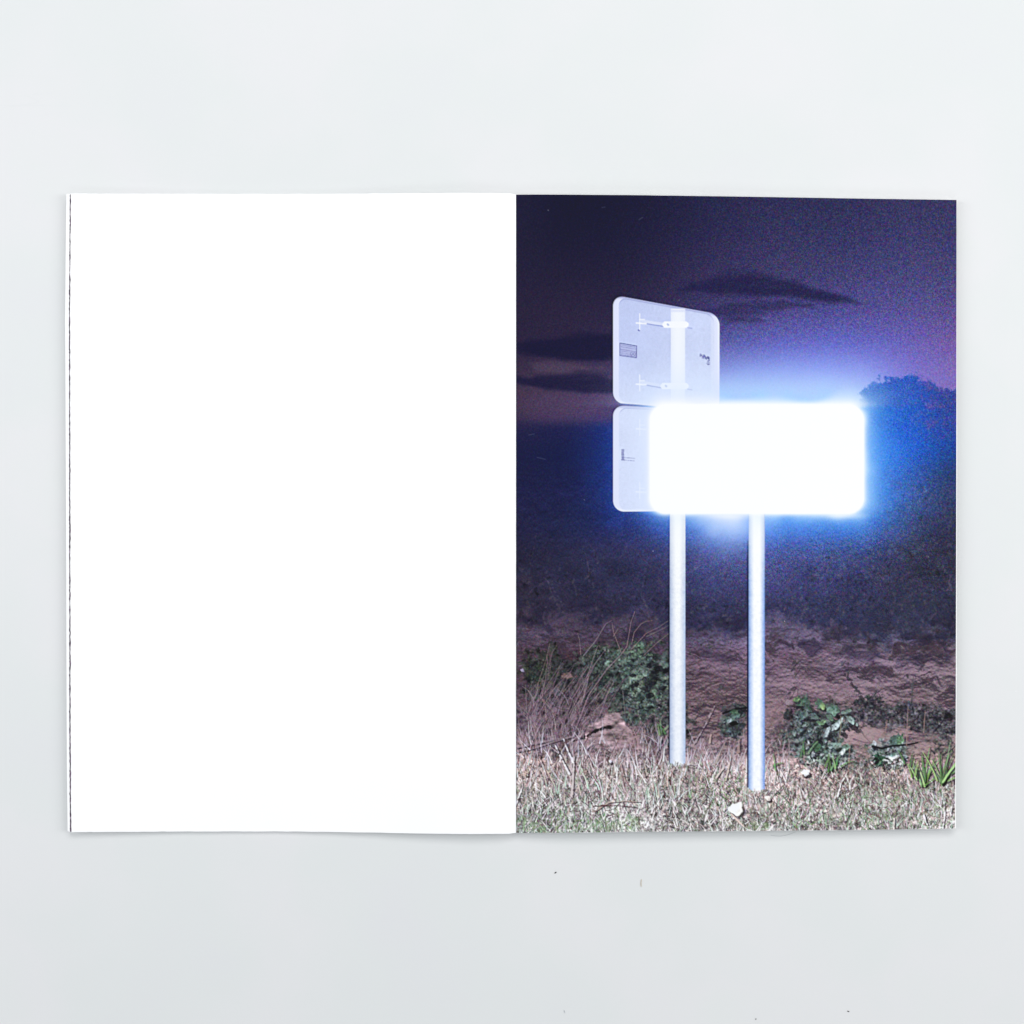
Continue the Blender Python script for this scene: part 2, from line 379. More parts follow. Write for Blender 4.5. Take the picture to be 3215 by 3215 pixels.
    mass(2005, 2140, 122, 112, (66, 78, 70), .92); mass(2095, 2250, 74, 84, (66, 70, 66), .85); mass(1780, 2260, 170, 70, (98, 82, 86), .7, .4, .5)
    bush(1700, 2120, 62, 74, 230, [(54, 64, 46), (60, 62, 56), (42, 50, 46)], 22, .35, 0, .6)
    bush(1800, 2150, 120, 90, 360, [(58, 58, 56), (48, 56, 50), (68, 62, 64)], 20, .45, 0, .6)
    bush(1905, 2130, 80, 90, 300, [(62, 70, 64), (56, 62, 58)], 20, .45, 0, .7)
    bush(2005, 2150, 120, 112, 620, [(76, 92, 80), (88, 106, 90), (66, 78, 70), (98, 116, 96)], 22, .4)
    bush(2015, 2135, 66, 84, 110, [(104, 128, 106), (116, 138, 112)], 28, .3, 0, .8)
    leaf(2010, 2028, 34, 26, .4, (96, 134, 104)); leaf(1948, 2048, 30, 20, -.3, (98, 128, 100)); leaf(2006, 2052, 26, 18, .9, (104, 140, 100))
    bush(2100, 2250, 60, 76, 260, [(70, 82, 70), (84, 90, 80), (96, 88, 84)], 22, .5)
    for x, y, r in ((1960, 2175, 13), (1985, 2120, 11), (1945, 2076, 11), (1890, 2052, 9), (2060, 2110, 10), (1995, 2150, 12), (2080, 2160, 10), (2040, 2185, 13), (1918, 2120, 9), (1785, 2095, 8), (1840, 2180, 8), (2072, 2100, 14), (2095, 2104, 14), (1665, 2140, 8), (1780, 2140, 9)):
        leaf(x, y, 2.3 * r, 1.3 * r, U(-.5, .5), (20, 18, 28), 0, .7)
    leaf(1778, 2120, 42, 18, .1, (140, 104, 92), .2, .8)
    bush(1890, 2100, 110, 70, 260, [(70, 82, 72), (82, 98, 84), (58, 68, 62)], 20, .4, 0, .75)
    bush(1985, 2060, 100, 50, 160, [(84, 104, 88), (98, 122, 100)], 24, .35, 0, .8)
    bush(1700, 2110, 70, 60, 120, [(62, 74, 52), (70, 80, 62)], 18, .3, 0, .6)
    # thin wild stems leaning right
    for _ in range(120):
        x, y = U(1640, 1900), U(2170, 2330)
        stroke(curve(x, y, U(.25, .75), U(60, 170), rng.normal(0, .25)), U(2, 3.4), jit((138, 116, 118), .25), U(.35, .8), 1.2)
    for _ in range(170):
        x, y = U(1625, 1840), U(2180, 2340)
        stroke(curve(x, y, rng.normal(.1, .6), U(30, 90), rng.normal(0, .6)), U(2, 3), jit([(128, 108, 112), (70, 56, 62), (150, 132, 134)][int(U(0, 3))], .2), U(.4, .85), 1.2)
    stems = [([(1808, 2290), (1850, 2180), (1905, 2100), (1950, 2055), (1968, 2030), (1976, 1990), (1982, 1950), (1992, 1918)], 4),
             ([(1984, 2022), (1992, 1985), (2010, 1960), (2030, 1950), (2048, 1949)], 3),
             ([(1830, 2060), (1870, 2010), (1900, 1960), (1920, 1948)], 3.4), ([(1950, 2050), (1938, 2010), (1925, 1985), (1922, 1955)], 3.2),
             ([(1925, 2000), (1942, 1975)], 2.6), ([(1825, 2055), (1818, 2010), (1814, 1990)], 2.4), ([(1980, 2040), (2030, 1990), (2070, 1970), (2105, 1945)], 3),
             ([(2030, 2000), (2080, 1975), (2105, 1958)], 2.6), ([(2020, 2060), (2060, 2020), (2105, 1985)], 2.4), ([(1722, 2100), (1718, 2060), (1728, 2020)], 2.6),
             ([(1725, 2090), (1735, 2050), (1748, 2028)], 2.8), ([(1700, 2190), (1712, 2120), (1718, 2080)], 2.8), ([(1655, 2260), (1652, 2200), (1650, 2150)], 3),
             ([(1780, 2250), (1830, 2160), (1870, 2080), (1900, 2040)], 3), ([(1760, 2300), (1800, 2190), (1850, 2110)], 3), ([(1690, 2240), (1740, 2160), (1790, 2110)], 2.6),
             ([(2152, 2046), (2185, 2055), (2212, 2075), (2245, 2110), (2275, 2142)], 2.6), ([(2150, 2200), (2200, 2200), (2240, 2210)], 2.6),
             ([(1955, 2170), (1960, 2220), (1964, 2255)], 3.4), ([(1870, 2300), (1905, 2210), (1890, 2190)], 2.4)]
    for pts, w in stems:
        pts = [(x + U(-2, 2), y + U(-2, 2)) for x, y in pts]
        stroke([(x + 3, y + 3) for x, y in pts], w * .7, (40, 30, 40), .4, w * .4)
        stroke(pts, w * .75, jit((146, 126, 128), .12), .8, w * .35)

    # ---- plants on the right
    mass(2300, 2270, 46, 56, (74, 84, 80), .75, .4, .45); mass(2810, 2252, 178, 40, (84, 82, 84), .75, .45, .6); mass(2945, 2270, 66, 60, (74, 76, 76), .75, .45, .6)
    mass(2560, 2285, 104, 88, (84, 94, 88), .72, .45, .5); mass(2605, 2372, 84, 46, (92, 112, 98), .75, .5, .6); mass(2790, 2362, 64, 48, (104, 124, 114), .7, .45, .6)
    mass(2455, 2290, 40, 60, (78, 66, 70), .6, .4, .6)
    bush(2300, 2265, 46, 56, 120, [(70, 86, 78), (92, 106, 98), (60, 70, 66)], 20, .7)
    stroke([(2270, 2240), (2310, 2226), (2350, 2222)], 7, (20, 18, 26), .9)
    leaf(2300, 2252, 40, 20, -.5, (96, 128, 112)); leaf(2290, 2262, 20, 12, -1, (168, 186, 180)); leaf(2308, 2236, 24, 18, .2, (66, 96, 70))
    leaf(2318, 2278, 44, 26, .3, (58, 64, 64)); leaf(2302, 2272, 30, 16, 0, (18, 16, 24), 0)
    bush(2815, 2250, 180, 44, 520, [(88, 86, 88), (104, 96, 96), (74, 72, 76), (116, 106, 104), (80, 86, 84)], 15, .75, 0, .7)
    bush(2940, 2280, 64, 64, 170, [(76, 80, 80), (98, 96, 94), (62, 60, 66)], 15, .75, 0, .7)
    stroke([(2655, 2118), (2680, 2152), (2700, 2180), (2716, 2210)], 7, (56, 52, 56), .75, 12, .8, 2.2)
    stroke([(2712, 2208), (2740, 2190), (2752, 2172)], 6, (66, 70, 68), .85, 5)
    stroke([(2862, 2212), (2864, 2170), (2868, 2122)], 6, (84, 84, 80), .8, 3)
    bush(2860, 2215, 30, 14, 20, [(70, 72, 74)], 18, .7); bush(2722, 2200, 40, 16, 30, [(70, 78, 76), (54, 56, 60)], 20, .7)
    for x, y, L, an in ((2600, 2270, 60, .1), (2680, 2320, 70, .2), (2700, 2290, 50, .9), (2860, 2290, 90, .15), (2960, 2370, 50, -.6), (2930, 2300, 60, -.9)):
        stroke([(x, y), (x + L * .5 * math.cos(an), y + L * .5 * math.sin(an) + 4), (x + L * math.cos(an), y + L * math.sin(an))], 6, (34, 30, 38), .75, 3)
    mix((170, 144, 140), .7 * blur(((((XX - 2745) / 72) ** 2 + ((YY - 2318) / 26) ** 2) < 1).astype(float), 8))
    mix((172, 146, 140), .55 * blur(((((XX - 2905) / 60) ** 2 + ((YY - 2335) / 34) ** 2) < 1).astype(float), 9) * np.clip(1 + .4 * clod, 0, 1.3))
    mix((160, 132, 130), .5 * blur(((((XX - 2430) / 40) ** 2 + ((YY - 2230) / 60) ** 2) < 1).astype(float), 12) * np.clip(1 + .4 * clod, 0, 1.3))
    bush(2565, 2285, 100, 92, 520, [(78, 94, 84), (92, 108, 98), (68, 80, 74), (110, 126, 116)], 20, .6, 10)
    bush(2600, 2370, 86, 50, 330, [(100, 122, 106), (140, 158, 148), (88, 112, 90), (180, 190, 184)], 14, .6)
    for x, y, L, W, an, c in ((2520, 2202, 50, 34, .3, (78, 106, 84)), (2500, 2196, 22, 14, -.3, (112, 146, 84)), (2536, 2222, 46, 22, .9, (66, 86, 74)), (2575, 2210, 40, 26, .5, (88, 118, 92)),
                              (2582, 2216, 22, 16, .9, (128, 158, 92)), (2612, 2226, 40, 34, .6, (98, 130, 106)), (2672, 2260, 44, 18, .75, (140, 164, 146)), (2655, 2234, 44, 12, -.2, (112, 136, 116)),
                              (2625, 2278, 60, 16, -.85, (168, 186, 174)), (2596, 2300, 44, 14, -1.1, (176, 194, 184)), (2522, 2246, 44, 24, -.8, (88, 108, 98)), (2556, 2250, 34, 16, .3, (92, 110, 100)),
                              (2580, 2268, 30, 16, -.3, (112, 148, 100)), (2606, 2250, 30, 14, .8, (86, 112, 90)), (2470, 2240, 40, 14, -1.2, (56, 62, 62)), (2565, 2344, 34, 26, -.6, (72, 112, 72)),
                              (2660, 2345, 30, 22, .4, (120, 150, 120)), (2645, 2360, 26, 14, -.9, (190, 204, 192))):
        leaf(x + 6, y + 8, L, W, an, (28, 27, 34), 0, .55); leaf(x, y, L, W, an, c, .22)
    for x, y, L, W, an in ((2680, 2285, 40, 20, .8), (2650, 2308, 34, 16, .5), (2560, 2235, 40, 12, .9), (2500, 2220, 30, 9, .1), (2545, 2262, 50, 10, .2), (2520, 2300, 50, 12, -.8), (2630, 2250, 20, 16, 0), (2575, 2330, 20, 14, .4), (2612, 2322, 22, 16, .6)):
        leaf(x, y, L, W * .8, an, (24, 22, 30), 0, .6)
    stroke([(2634, 2330), (2640, 2280), (2640, 2250)], 3, (150, 140, 110), .8)
    bush(2790, 2352, 66, 50, 190, [(116, 134, 126), (144, 158, 152), (94, 116, 102), (180, 188, 184)], 15, .5)
    leaf(2815, 2325, 44, 34, -.4, (86, 118, 100)); leaf(2826, 2322, 22, 26, .2, (104, 146, 96)); leaf(2762, 2386, 44, 40, .5, (58, 98, 70)); leaf(2800, 2372, 30, 20, 0, (120, 152, 138))
    stroke([(2740, 2344), (2770, 2350), (2800, 2342), (2850, 2338), (2880, 2332)], 8, (22, 20, 28), .9, 5)
    for _ in range(26): leaf(U(2770, 2840), U(2376, 2412), U(8, 16), U(6, 10), U(-1, 1), jit((206, 214, 208), .1), .2, .85)
    for _ in range(30): leaf(U(2745, 2850), U(2380, 2420), U(8, 20), U(5, 9), U(-1, 1), (28, 28, 34), 0, .75)
    for x, y0, y1 in ((2846, 2340, 2218), (2900, 2300, 2232), (2780, 2300, 2260), (2664, 2420, 2330)):
        stroke([(x, y0), (x + 2, (y0 + y1) / 2), (x + 5, y1)], 3.2, (164, 134, 122), .8, 2)

    bush(2700, 2400, 60, 26, 90, [(104, 118, 104), (128, 140, 124)], 14, .5, 0, .7); bush(2460, 2330, 40, 40, 70, [(92, 98, 88), (110, 120, 104)], 14, .5, 0, .7); bush(2960, 2340, 44, 44, 80, [(84, 92, 80), (100, 112, 92)], 14, .6, 0, .7)
    # ---- stubble and grass
    g1 = fbm(9, 12, 3, .8)
    low = sm(2330, 2430, YY + 40 * sm(2100, 1900, XX)) * earth
    C *= (1 + (low * (.03 + .24 * g1))[..., None])
    mix((104, 90, 94), .4 * low * sm(.3, 1.4, fbm(40, 26, 3)))
    mix((128, 148, 112), .62 * low * sm(.2, 1.5, fbm(80, 40, 3)) * sm(2430, 2540, YY))
    blades(1618, 2110, 2290, 2400, 420, [DRY, GREY, PINK, DK, DKR], (20, 60), (2.2, 3.6), .4, (.4, .85))
    # ---- broken rock / clod with a dark crack on the left
    tri = [(1812, 2325), (1850, 2290), (1905, 2250), (1922, 2236), (1942, 2246), (1985, 2300), (2030, 2335), (2040, 2350), (1960, 2358), (1850, 2345)]
    tx, ty = np.array(tri).T
    inside = np.zeros(XX.shape, bool)
    wx, wy = XX + 4 * vnoise(14, 14), YY + 4 * vnoise(14, 14)
    for i in range(len(tri)):
        a_, b_ = tri[i], tri[i - 1]
        hit = ((a_[1] > wy) != (b_[1] > wy)) & (wx < (b_[0] - a_[0]) * (wy - a_[1]) / (b_[1] - a_[1] + 1e-9) + a_[0])
        inside ^= hit
    rk = blur(inside.astype(float), 2)
    rt = fbm(24, 12, 3, .7)
    C = C * (1 - .85 * rk[..., None]) + (np.array([168, 142, 140]) / 255. * (1 + .26 * rt - .25 * sm(1930, 2010, XX) * sm(2250, 2330, YY))[..., None]) * .85 * rk[..., None]
    stroke([(1800, 2328), (1838, 2312), (1862, 2296), (1890, 2286), (1916, 2282)], 7, (22, 16, 24), .95, 11, .7, 1.6)
    stroke([(1802, 2320), (1840, 2302), (1880, 2278), (1912, 2272)], 7, (160, 134, 132), .5, 4, .7, 1.2)
    for off, w in ((0, 6), (14, 4)):
        stroke([(1615, 2352 + off), (1680, 2338 + off), (1742, 2326 + off * .4), (1800, 2316)], w + 2, (44, 36, 44), .6)
        stroke([(1615, 2348 + off), (1680, 2334 + off), (1742, 2322 + off * .4), (1800, 2312)], w, (150, 132, 134), .85, 4)

    blades(2150, 2480, 2330, 2470, 380, [DRY, PINK, PINK, DKR, GREY, DK], (18, 55), (2.2, 4), .4, (.4, .85))
    blades(2440, 3005, 2400, 2480, 420, [DRY, PINK, GREY, DKR, DK, GRN], (14, 40), (2, 3.4), .6, (.4, .8))
    for x0, x1, y0, y1, n in ((1616, 3006, 2410, 2500, 2600), (1616, 2330, 2400, 2520, 1600), (1616, 3006, 2480, 2632, 4600)):
        blades(x0, x1, y0, y1, n, [DRY, PALE, PALE, PINK, GREY, DK, DK, DK, DK, DKR, DKR, GRN, GRN, PGRN], (8, 28), (1.2, 2.6), .8, (.5, .95))
    blades(1616, 2420, 2390, 2560, 400, [PALE, DRY, (190, 172, 164), PGRN], (30, 84), (2.0, 4.4), .3, (.7, 1), .35)
    blades(1616, 3006, 2520, 2632, 420, [PALE, PALE, DRY, PGRN], (18, 50), (2.0, 4.0), .45, (.7, 1), .4)
    blades(1616, 2110, 2330, 2470, 260, [PALE, DRY, PINK, DKR], (34, 88), (1.8, 3.8), .32, (.6, .95), .4)
    blades(2160, 2480, 2380, 2480, 130, [PALE, DRY, PINK], (24, 60), (1.8, 3.6), .35, (.6, .95), .4)
    blades(2480, 3006, 2430, 2560, 220, [PALE, DRY, PINK, PGRN], (20, 52), (1.8, 3.4), .5, (.55, .95), .5)
    blades(1616, 3006, 2500, 2632, 420, [(236, 232, 232), DK, DKR], (12, 36), (1.6, 3.2), .8, (.6, 1), .5)
    blades(2700, 3006, 2480, 2620, 220, [PGRN, GRN, (134, 160, 116)], (12, 36), (1.8, 3), .6, (.45, .85))
    blades(1616, 2000, 2560, 2640, 260, [PGRN, GRN, (140, 170, 120)], (14, 40), (2, 3.4), .7, (.4, .8))
    blades(2150, 2330, 2440, 2540, 160, [GRN, (110, 146, 84), DK], (10, 30), (2, 3), .8, (.4, .8))
    blades(2380, 2820, 2490, 2600, 360, [PGRN, GRN, (130, 160, 112), DK], (12, 36), (2, 3), .6, (.4, .8))
    for pts, w, c in (([(1800, 2395), (1780, 2350), (1770, 2322)], 7, PALE), ([(1788, 2430), (1765, 2385), (1742, 2338)], 8, PALE), ([(1795, 2500), (1800, 2430), (1803, 2375)], 9, (200, 188, 186)),
                      ([(1618, 2530), (1640, 2470), (1634, 2420)], 4, PALE), ([(2280, 2400), (2210, 2300), (2240, 2222)], 1, DRY), ([(2180, 2335), (2215, 2275), (2243, 2218)], 5, (176, 160, 158)),
                      ([(2278, 2450), (2288, 2410), (2294, 2376)], 6, (204, 190, 178)), ([(2250, 2440), (2266, 2418), (2272, 2412)], 6, (206, 190, 184)), ([(2160, 2400), (2185, 2403)], 4, PALE),
                      ([(1870, 2545), (1910, 2520), (1960, 2515), (2010, 2518)], 5, (176, 158, 150)), ([(1860, 2530), (1930, 2528), (2000, 2535)], 3, DKR), ([(1950, 2400), (1962, 2450), (1992, 2490)], 4, PINK),
                      ([(1905, 2400), (1912, 2360), (1895, 2350)], 3, DKR), ([(2228, 2330), (2232, 2306)], 8, (196, 172, 156)), ([(2318, 2360), (2322, 2320)], 12, (166, 138, 128)),
                      ([(2630, 2500), (2640, 2460), (2652, 2440)], 4, PALE), ([(2960, 2600), (2966, 2560), (2964, 2520)], 5, PALE), ([(2984, 2560), (2990, 2520)], 5, PALE), ([(2805, 2620), (2808, 2570)], 9, (216, 206, 200)),
                      ([(2900, 2560), (2912, 2590)], 8, PALE)):
        if w > 1:
            stroke([(x + 4, y + 2) for x, y in pts], w, (48, 40, 46), .6, w * .5); stroke(pts, w * .8, c, .9, w * .25, .6, .8)
    # green tufts
    for cx, cy, n, L in ((2900, 2460, 10, 112), (2955, 2455, 14, 124), (2868, 2440, 6, 60), (2598, 2412, 5, 56), (2636, 2405, 4, 46), (2526, 2368, 3, 56), (2434, 2410, 2, 62), (2846, 2400, 2, 56), (2080, 2300, 5, 52)):
        for _ in range(n):
            an = rng.normal(.12, .45)
            pts = curve(cx + U(-14, 14), cy + U(-6, 10), an, L * U(.5, 1.05), an * .7)
            stroke([(x + 5, y + 4) for x, y in pts], 6, (30, 34, 30), .5, 2)
            stroke(pts, U(3.5, 7), jit([(118, 152, 94), (98, 132, 82), (150, 176, 120), (132, 158, 116)][int(U(0, 4))], .1), .92, 2)
    # pale stones
    for x, y, rx, ry, c in ((2312, 2540, 22, 20, (252, 246, 240)), (2530, 2426, 13, 10, (226, 222, 226)), (2412, 2506, 8, 8, (220, 208, 202)), (2478, 2206, 12, 8, (150, 130, 132)), (1916, 2390, 5, 5, (214, 208, 220)), (1640, 2104, 5, 5, (170, 160, 176))):
        th = np.arctan2(YY - y, XX - x); m = sm(1.1, .9, np.hypot((XX - x + 2 * g1) / rx, (YY - y) / ry) * (1 + .13 * np.cos(3 * th + x) + .09 * np.cos(5 * th + y)))
        sh = sm(1.2, .8, np.hypot((XX - x - 5) / (rx * 1.1), (YY - y - 8) / ry))
        mix((60, 52, 56), sh * .7)
        C = C * (1 - m[..., None]) + np.clip(np.array(c) / 255. * (1.04 - .16 * sm(-.4, 1, (XX - x) / rx + (YY - y) / ry * .6) + .05 * g1)[..., None], 0, 1) * m[..., None]
    stroke([(2296, 2556), (2316, 2576), (2334, 2594)], 6, (214, 196, 186), .95, 4)

    C = np.clip(C + (.4 * low[..., None]) * (C - blur(C, 9)) + .02 * low[..., None], 0, 1)
    cool = sm(1960, 2080, YY)[..., None]
    C = np.clip(C * (1 - .03 * low[..., None]) * (1 + cool * np.array([-.03, -.025, .045]) * (1 - .75 * sm(2330, 2440, YY)[..., None])), 0, 1)
    # ---- posts
    pn = .6 * vnoise(3, 3) + .5 * vnoise(6, 9)
    def post(x0, x1, ytop, ybot, top, low_c, edge_l, edge_r, core):
        u = (XX - x0) / (x1 - x0)
        m = np.clip((XX - x0) * PK + .5, 0, 1) * np.clip((x1 - XX) * PK + .5, 0, 1) * np.clip((YY - ytop) * PK + .5, 0, 1) * np.clip((ybot + 8 * (1 - (2 * u - 1) ** 2) + 3 * pn - YY) * PK + .5, 0, 1)
        t = sm(1640, ybot - 60, YY)[..., None]
        body = np.array(top) / 255. * (1 - t) + np.array(low_c) / 255. * t
        el = np.clip(1 - u / core, 0, 1) ** 1.3; er = np.clip(1 - (1 - u) / core, 0, 1) ** 1.3
        kk = (.45 + .55 * sm(1620, 1900, YY))
        col = body
        for e, ec in ((el, edge_l), (er, edge_r)):
            w = np.clip(e * kk * (1 + .09 * pn), 0, 1)[..., None]
            col = col * (1 - w) + np.array(ec) / 255. * w
        col = col * (1 - (.012 * np.clip(vnoise(7, 7) + .9 * pn, -1, 2) * sm(1640, 1900, YY))[..., None] * np.array([1.2, 1.05, .7]))
        return m, col
    def put(m, col):
        nonlocal C
        C = C * (1 - m[..., None]) + col * m[..., None]
    stroke([(2101, 1900), (2101, 2400)], 5, (24, 26, 48), .6); stroke([(2348, 1700), (2348, 2470)], 6, (22, 28, 66), .75)
    put(*post(2103, 2152, 1608, 2396, (252, 253, 255), (238, 241, 249), (176, 190, 220), (170, 186, 218), .40))
    put(*post(2350.5, 2401, 1606, 2476, (255, 255, 255), (246, 248, 255), (140, 172, 228), (112, 146, 216), .34))
    stroke([(2150, 2404), (2176, 2412), (2210, 2416)], 7, (70, 60, 66), .45, 2, 1, 1); stroke([(2400, 2484), (2425, 2492), (2450, 2494)], 7, (70, 60, 66), .4, 2, 1, 1)
    blades(2096, 2158, 2398, 2424, 40, [DRY, GRN, DK, PALE], (8, 18), (2, 3.4), .6)
    blades(2346, 2406, 2484, 2500, 30, [DRY, GRN, PALE, PINK], (6, 13), (2, 3.4), .6)

    # ---- backs of the two stacked panels
    def rrect(x0, x1, yt0, yb0, slope_t, slope_b, r):
        """signed distance, page px, of a rounded panel whose top / bottom edges slope"""
        yt, yb = yt0 + slope_t * (XX - x0), yb0 + slope_b * (XX - x0)
        cx, hx = (x0 + x1) / 2, (x1 - x0) / 2
        cy, hy = (yt + yb) / 2, (yb - yt) / 2
        qx, qy = np.abs(XX - cx) - hx + r, np.abs(YY - cy) - hy + r
        return np.hypot(np.maximum(qx, 0), np.maximum(qy, 0)) + np.minimum(np.maximum(qx, qy), 0) - r
    dS = rrect(2042, 2710, 1271, 1611, 0, 0, 48)
    near = np.exp(-np.clip(dS, 0, None) / 62)
    for (x0, x1, yt, yb, st, sb, r) in ((1925, 2259, 926, 1266, .183, .075, 34), (1925, 2259, 1272, 1606, .055, -.005, 34)):
        d = rrect(x0, x1, yt, yb, st, sb, r)
        m = np.clip(.5 - d * PK, 0, 1)
        face = np.array([196, 206, 243]) / 255. + 0 * XX[..., None]
        face = face + (np.array([226, 234, 255]) / 255. - face) * (sm(1960, 2230, XX) * .35 + sm(1080, 1290, YY) * .55)[..., None]
        face *= (1 + .014 * pn + .008 * vnoise(60, 60))[..., None]
        din = rrect(x0 + 18, x1 - 17, yt + 7, yb - 3, st, sb, r - 8)
        rim = np.clip(.5 + (din) * PK / 1.6, 0, 1)
        rimc = np.array([226, 230, 254]) / 255. + 0 * XX[..., None]
        topr = sm(8, 0, YY - (yt + st * (XX - x0)) - 3)[..., None]
        rimc = rimc * (1 - .5 * topr) + np.array([150, 158, 214]) / 255. * .5 * topr
        col = face * (1 - rim[..., None]) + rimc * rim[..., None]
        line = np.exp(-((din + 1.5) / 1.4) ** 2) * sm(20, 0, YY - (yt + st * (XX - x0)) - 12)
        col = col * (1 - .35 * line[..., None]) + np.array([96, 104, 170]) / 255. * .35 * line[..., None]
        lr = sm(2228, 2236, XX) * (1 - rim)
        col = col + (np.array([232, 236, 255]) / 255. - col) * (.5 * lr)[..., None]
        C = C * (1 - m[..., None]) + col * m[..., None]
    stroke([(1948, 1268.5), (1990, 1271), (2056, 1276)], 4, (70, 86, 160), .9)
    # fixings, clips, stickers on the panel backs
    WH = (250, 251, 255)
    mpost = np.clip((XX - 2106) * PK + .5, 0, 1) * np.clip((2151 - XX) * PK + .5, 0, 1) * np.clip((YY - 969) * PK + .5, 0, 1) * (YY < 1290)
    mix((248, 250, 255), mpost * (.95 - .25 * np.abs((XX - 2128) / 24) ** 2))
    mix((214, 220, 248), mpost * np.exp(-((YY - 976) / 3.5) ** 2) * .7)
    for y, x0 in ((1019, 2084), (1212, 2078)):
        stroke([(2016, y - 12), (2050, y - 6), (x0 + 4, y - 1)], 9, (222, 228, 250), .9)
        stroke([(2018, y - 5), (2050, y + 1), (x0 + 2, y + 6)], 3, (120, 134, 200), .75)
        stroke([(x0 + 2, y - 8), (x0 + 2, y + 8), (2154, y + 8), (2154, y - 8), (x0 + 2, y - 8)], 4, WH, 1); stroke([(x0 + 4, y), (2154, y)], 17, WH, 1)
        stroke([(x0 + 12, y - 1), (x0 + 14, y + 1)], 6, (176, 188, 232), .8)
        stroke([(2160, y + 10), (2172, y + 12)], 4, (150, 160, 216), .6)
    for y in (1011, 1203, 1343, 1541):
        a = .9 if y < 1300 else .75
        stroke([(2008.5, y - 26), (2008.5, y + 24)], 3, WH, a); stroke([(1998, y + 3), (2028, y + 5)], 5, WH, a); stroke([(2009, y - 8), (2023, y - 8)], 4, WH, a * .8)
    stroke([(2004, 1036), (2007, 1038)], 4, (70, 80, 150), .8)
    INK = (70, 72, 138)
    def inkline(pts, w=2.2, a=.8): stroke(pts, w, INK, a, None, .4)
    inkline([(1946, 1077), (1999, 1086), (1998, 1123), (1946, 1116), (1946, 1077)], 2.6, .85)
    inkline([(1947, 1096), (1998, 1105)], 1.8, .6)
    mix((150, 150, 204), .35 * (XX > 1947) * (XX < 1998) * (YY > 1078 + .17 * (XX - 1946)) * (YY < 1116 + .14 * (XX - 1946)))
    for k, y in enumerate((1082, 1088, 1101, 1107, 1112)):
        x = 1950
        while x < 1995:
            L = U(2, 7); inkline([(x, y + .16 * (x - 1946)), (x + L, y + .16 * (x + L - 1946))], 1.8, U(.2, .55)); x += L + U(1.5, 3)
    for x in (1982, 1992): inkline([(x, 1106), (x - 4, 1112), (x + 1, 1117), (x + 4, 1110)], 1.6, .6)
    for k in range(26):
        x, y = U(2196, 2228), 0; y = 1108 + (x - 2196) * .35 + U(0, 8)
        inkline([(x, y), (x + U(-1, 2), y + U(3, 8))], 2.2, U(.4, .8))
    for k in range(16): y = U(1118, 1146); inkline([(2220 + U(-3, 3), y), (2226 + U(-3, 3), y + U(-1, 2))], 2, U(.4, .7))
    for k in range(22):
        y = 1411 + k * 1.6; inkline([(1951 + U(0, 2), y), (1958 + U(-1, 2), y)], 1.8, U(.4, .8))
    for y in (1436, 1444):
        x = 1952
        while x < 1990: L = U(1.5, 5); inkline([(x, y + .08 * (x - 1952)), (x + L, y + .08 * (x - 1952))], 2.4, U(.35, .7)); x += L + U(1, 3)

    # ---- the flash-lit panel and its flare, as exposed on the printed film
    flare = np.clip(dS, 0, None)
    onp = np.clip(.5 - rrect(1925, 2259, 926, 1266, .183, .075, 34) * PK, 0, 1) + np.clip(.5 - rrect(1925, 2259, 1272, 1606, .055, -.005, 34) * PK, 0, 1)
    onp = np.clip(onp, 0, 1)
    below = sm(1600, 1625, YY); above = sm(1285, 1265, YY); right = sm(2690, 2720, XX)
    blob = np.exp(-np.abs((XX - 2288) / 84) ** 2 - np.clip(YY - 1611, 0, None) / 46) * below
    blob2 = np.exp(-(((XX - 2640) / 70) ** 2 + (np.clip(YY - 1611, 0, None) / 17) ** 2)) * below
    fn = 1 + .16 * vnoise(40, 40)
    spread = 60 + 50 * sm(2480, 2830, XX) * sm(1800, 1560, YY) - 8 * below - 26 * sm(2120, 1980, XX)
    g_blue = np.exp(-(flare / (spread * 1.25)) ** 1.2) * (1 - onp) * (1 - .85 * mpost)
    postm = ((XX > 2103) & (XX < 2152) | (XX > 2350) & (XX < 2401)) & (YY > 1606)
    g_blue = g_blue * np.where(postm, .0, 1)
    leftdim = np.clip(sm(2330, 2060, XX) * below + sm(2050, 1930, XX), 0, 1)
    mix((38, 124, 236), np.clip(g_blue * .88 * (1 - .5 * leftdim) * (1 - .75 * above), 0, 1))
    mix((204, 214, 255), np.clip(np.exp(-(flare / 66) ** 1.2) * above * (1 - onp) * (1 - .8 * crown), 0, 1))
    mix((168, 212, 255), np.clip(np.exp(-(flare / (36 + 26 * above + 12 * sm(2600, 2780, XX))) ** 1.15) * fn * (1 - .6 * onp) * np.where(postm, .3, 1) * (1 - .5 * leftdim), 0, 1) * .92)
    mix((226, 234, 255), np.clip(near * onp * .95, 0, 1))
    mix((150, 185, 255), np.clip(np.exp(-(((XX - 2290) / 110) ** 2 + (np.clip(YY - 1611, 0, None) / 90) ** 2)) * below * np.where(postm, 0, .85), 0, 1))
    mix((255, 255, 255), np.clip(1.12 * np.clip(blob + .8 * blob2, 0, 1) * fn * np.where(postm, .4, 1), 0, 1))
    edge_soft = 8 + 12 * above * sm(.1, .9, vnoise(120, 120) + .8) + 3 * right + 8 * above * sm(2500, 2680, XX)
    mix((255, 255, 255), np.clip(np.exp(-(flare / edge_soft) ** 1.3), 0, 1))
    mix((255, 255, 255), np.clip(.5 - dS * PK / 2, 0, 1))

    # ---- film grain and the fine scratches and pin-holes of the print
    lum = C.mean(-1, keepdims=True)
    amp = .020 + .075 * np.exp(-((lum - .38) / .22) ** 2)
    reg = (.45 + .55 * sm(1750, 2500, XX) * sm(2000, 1750, YY))[..., None]
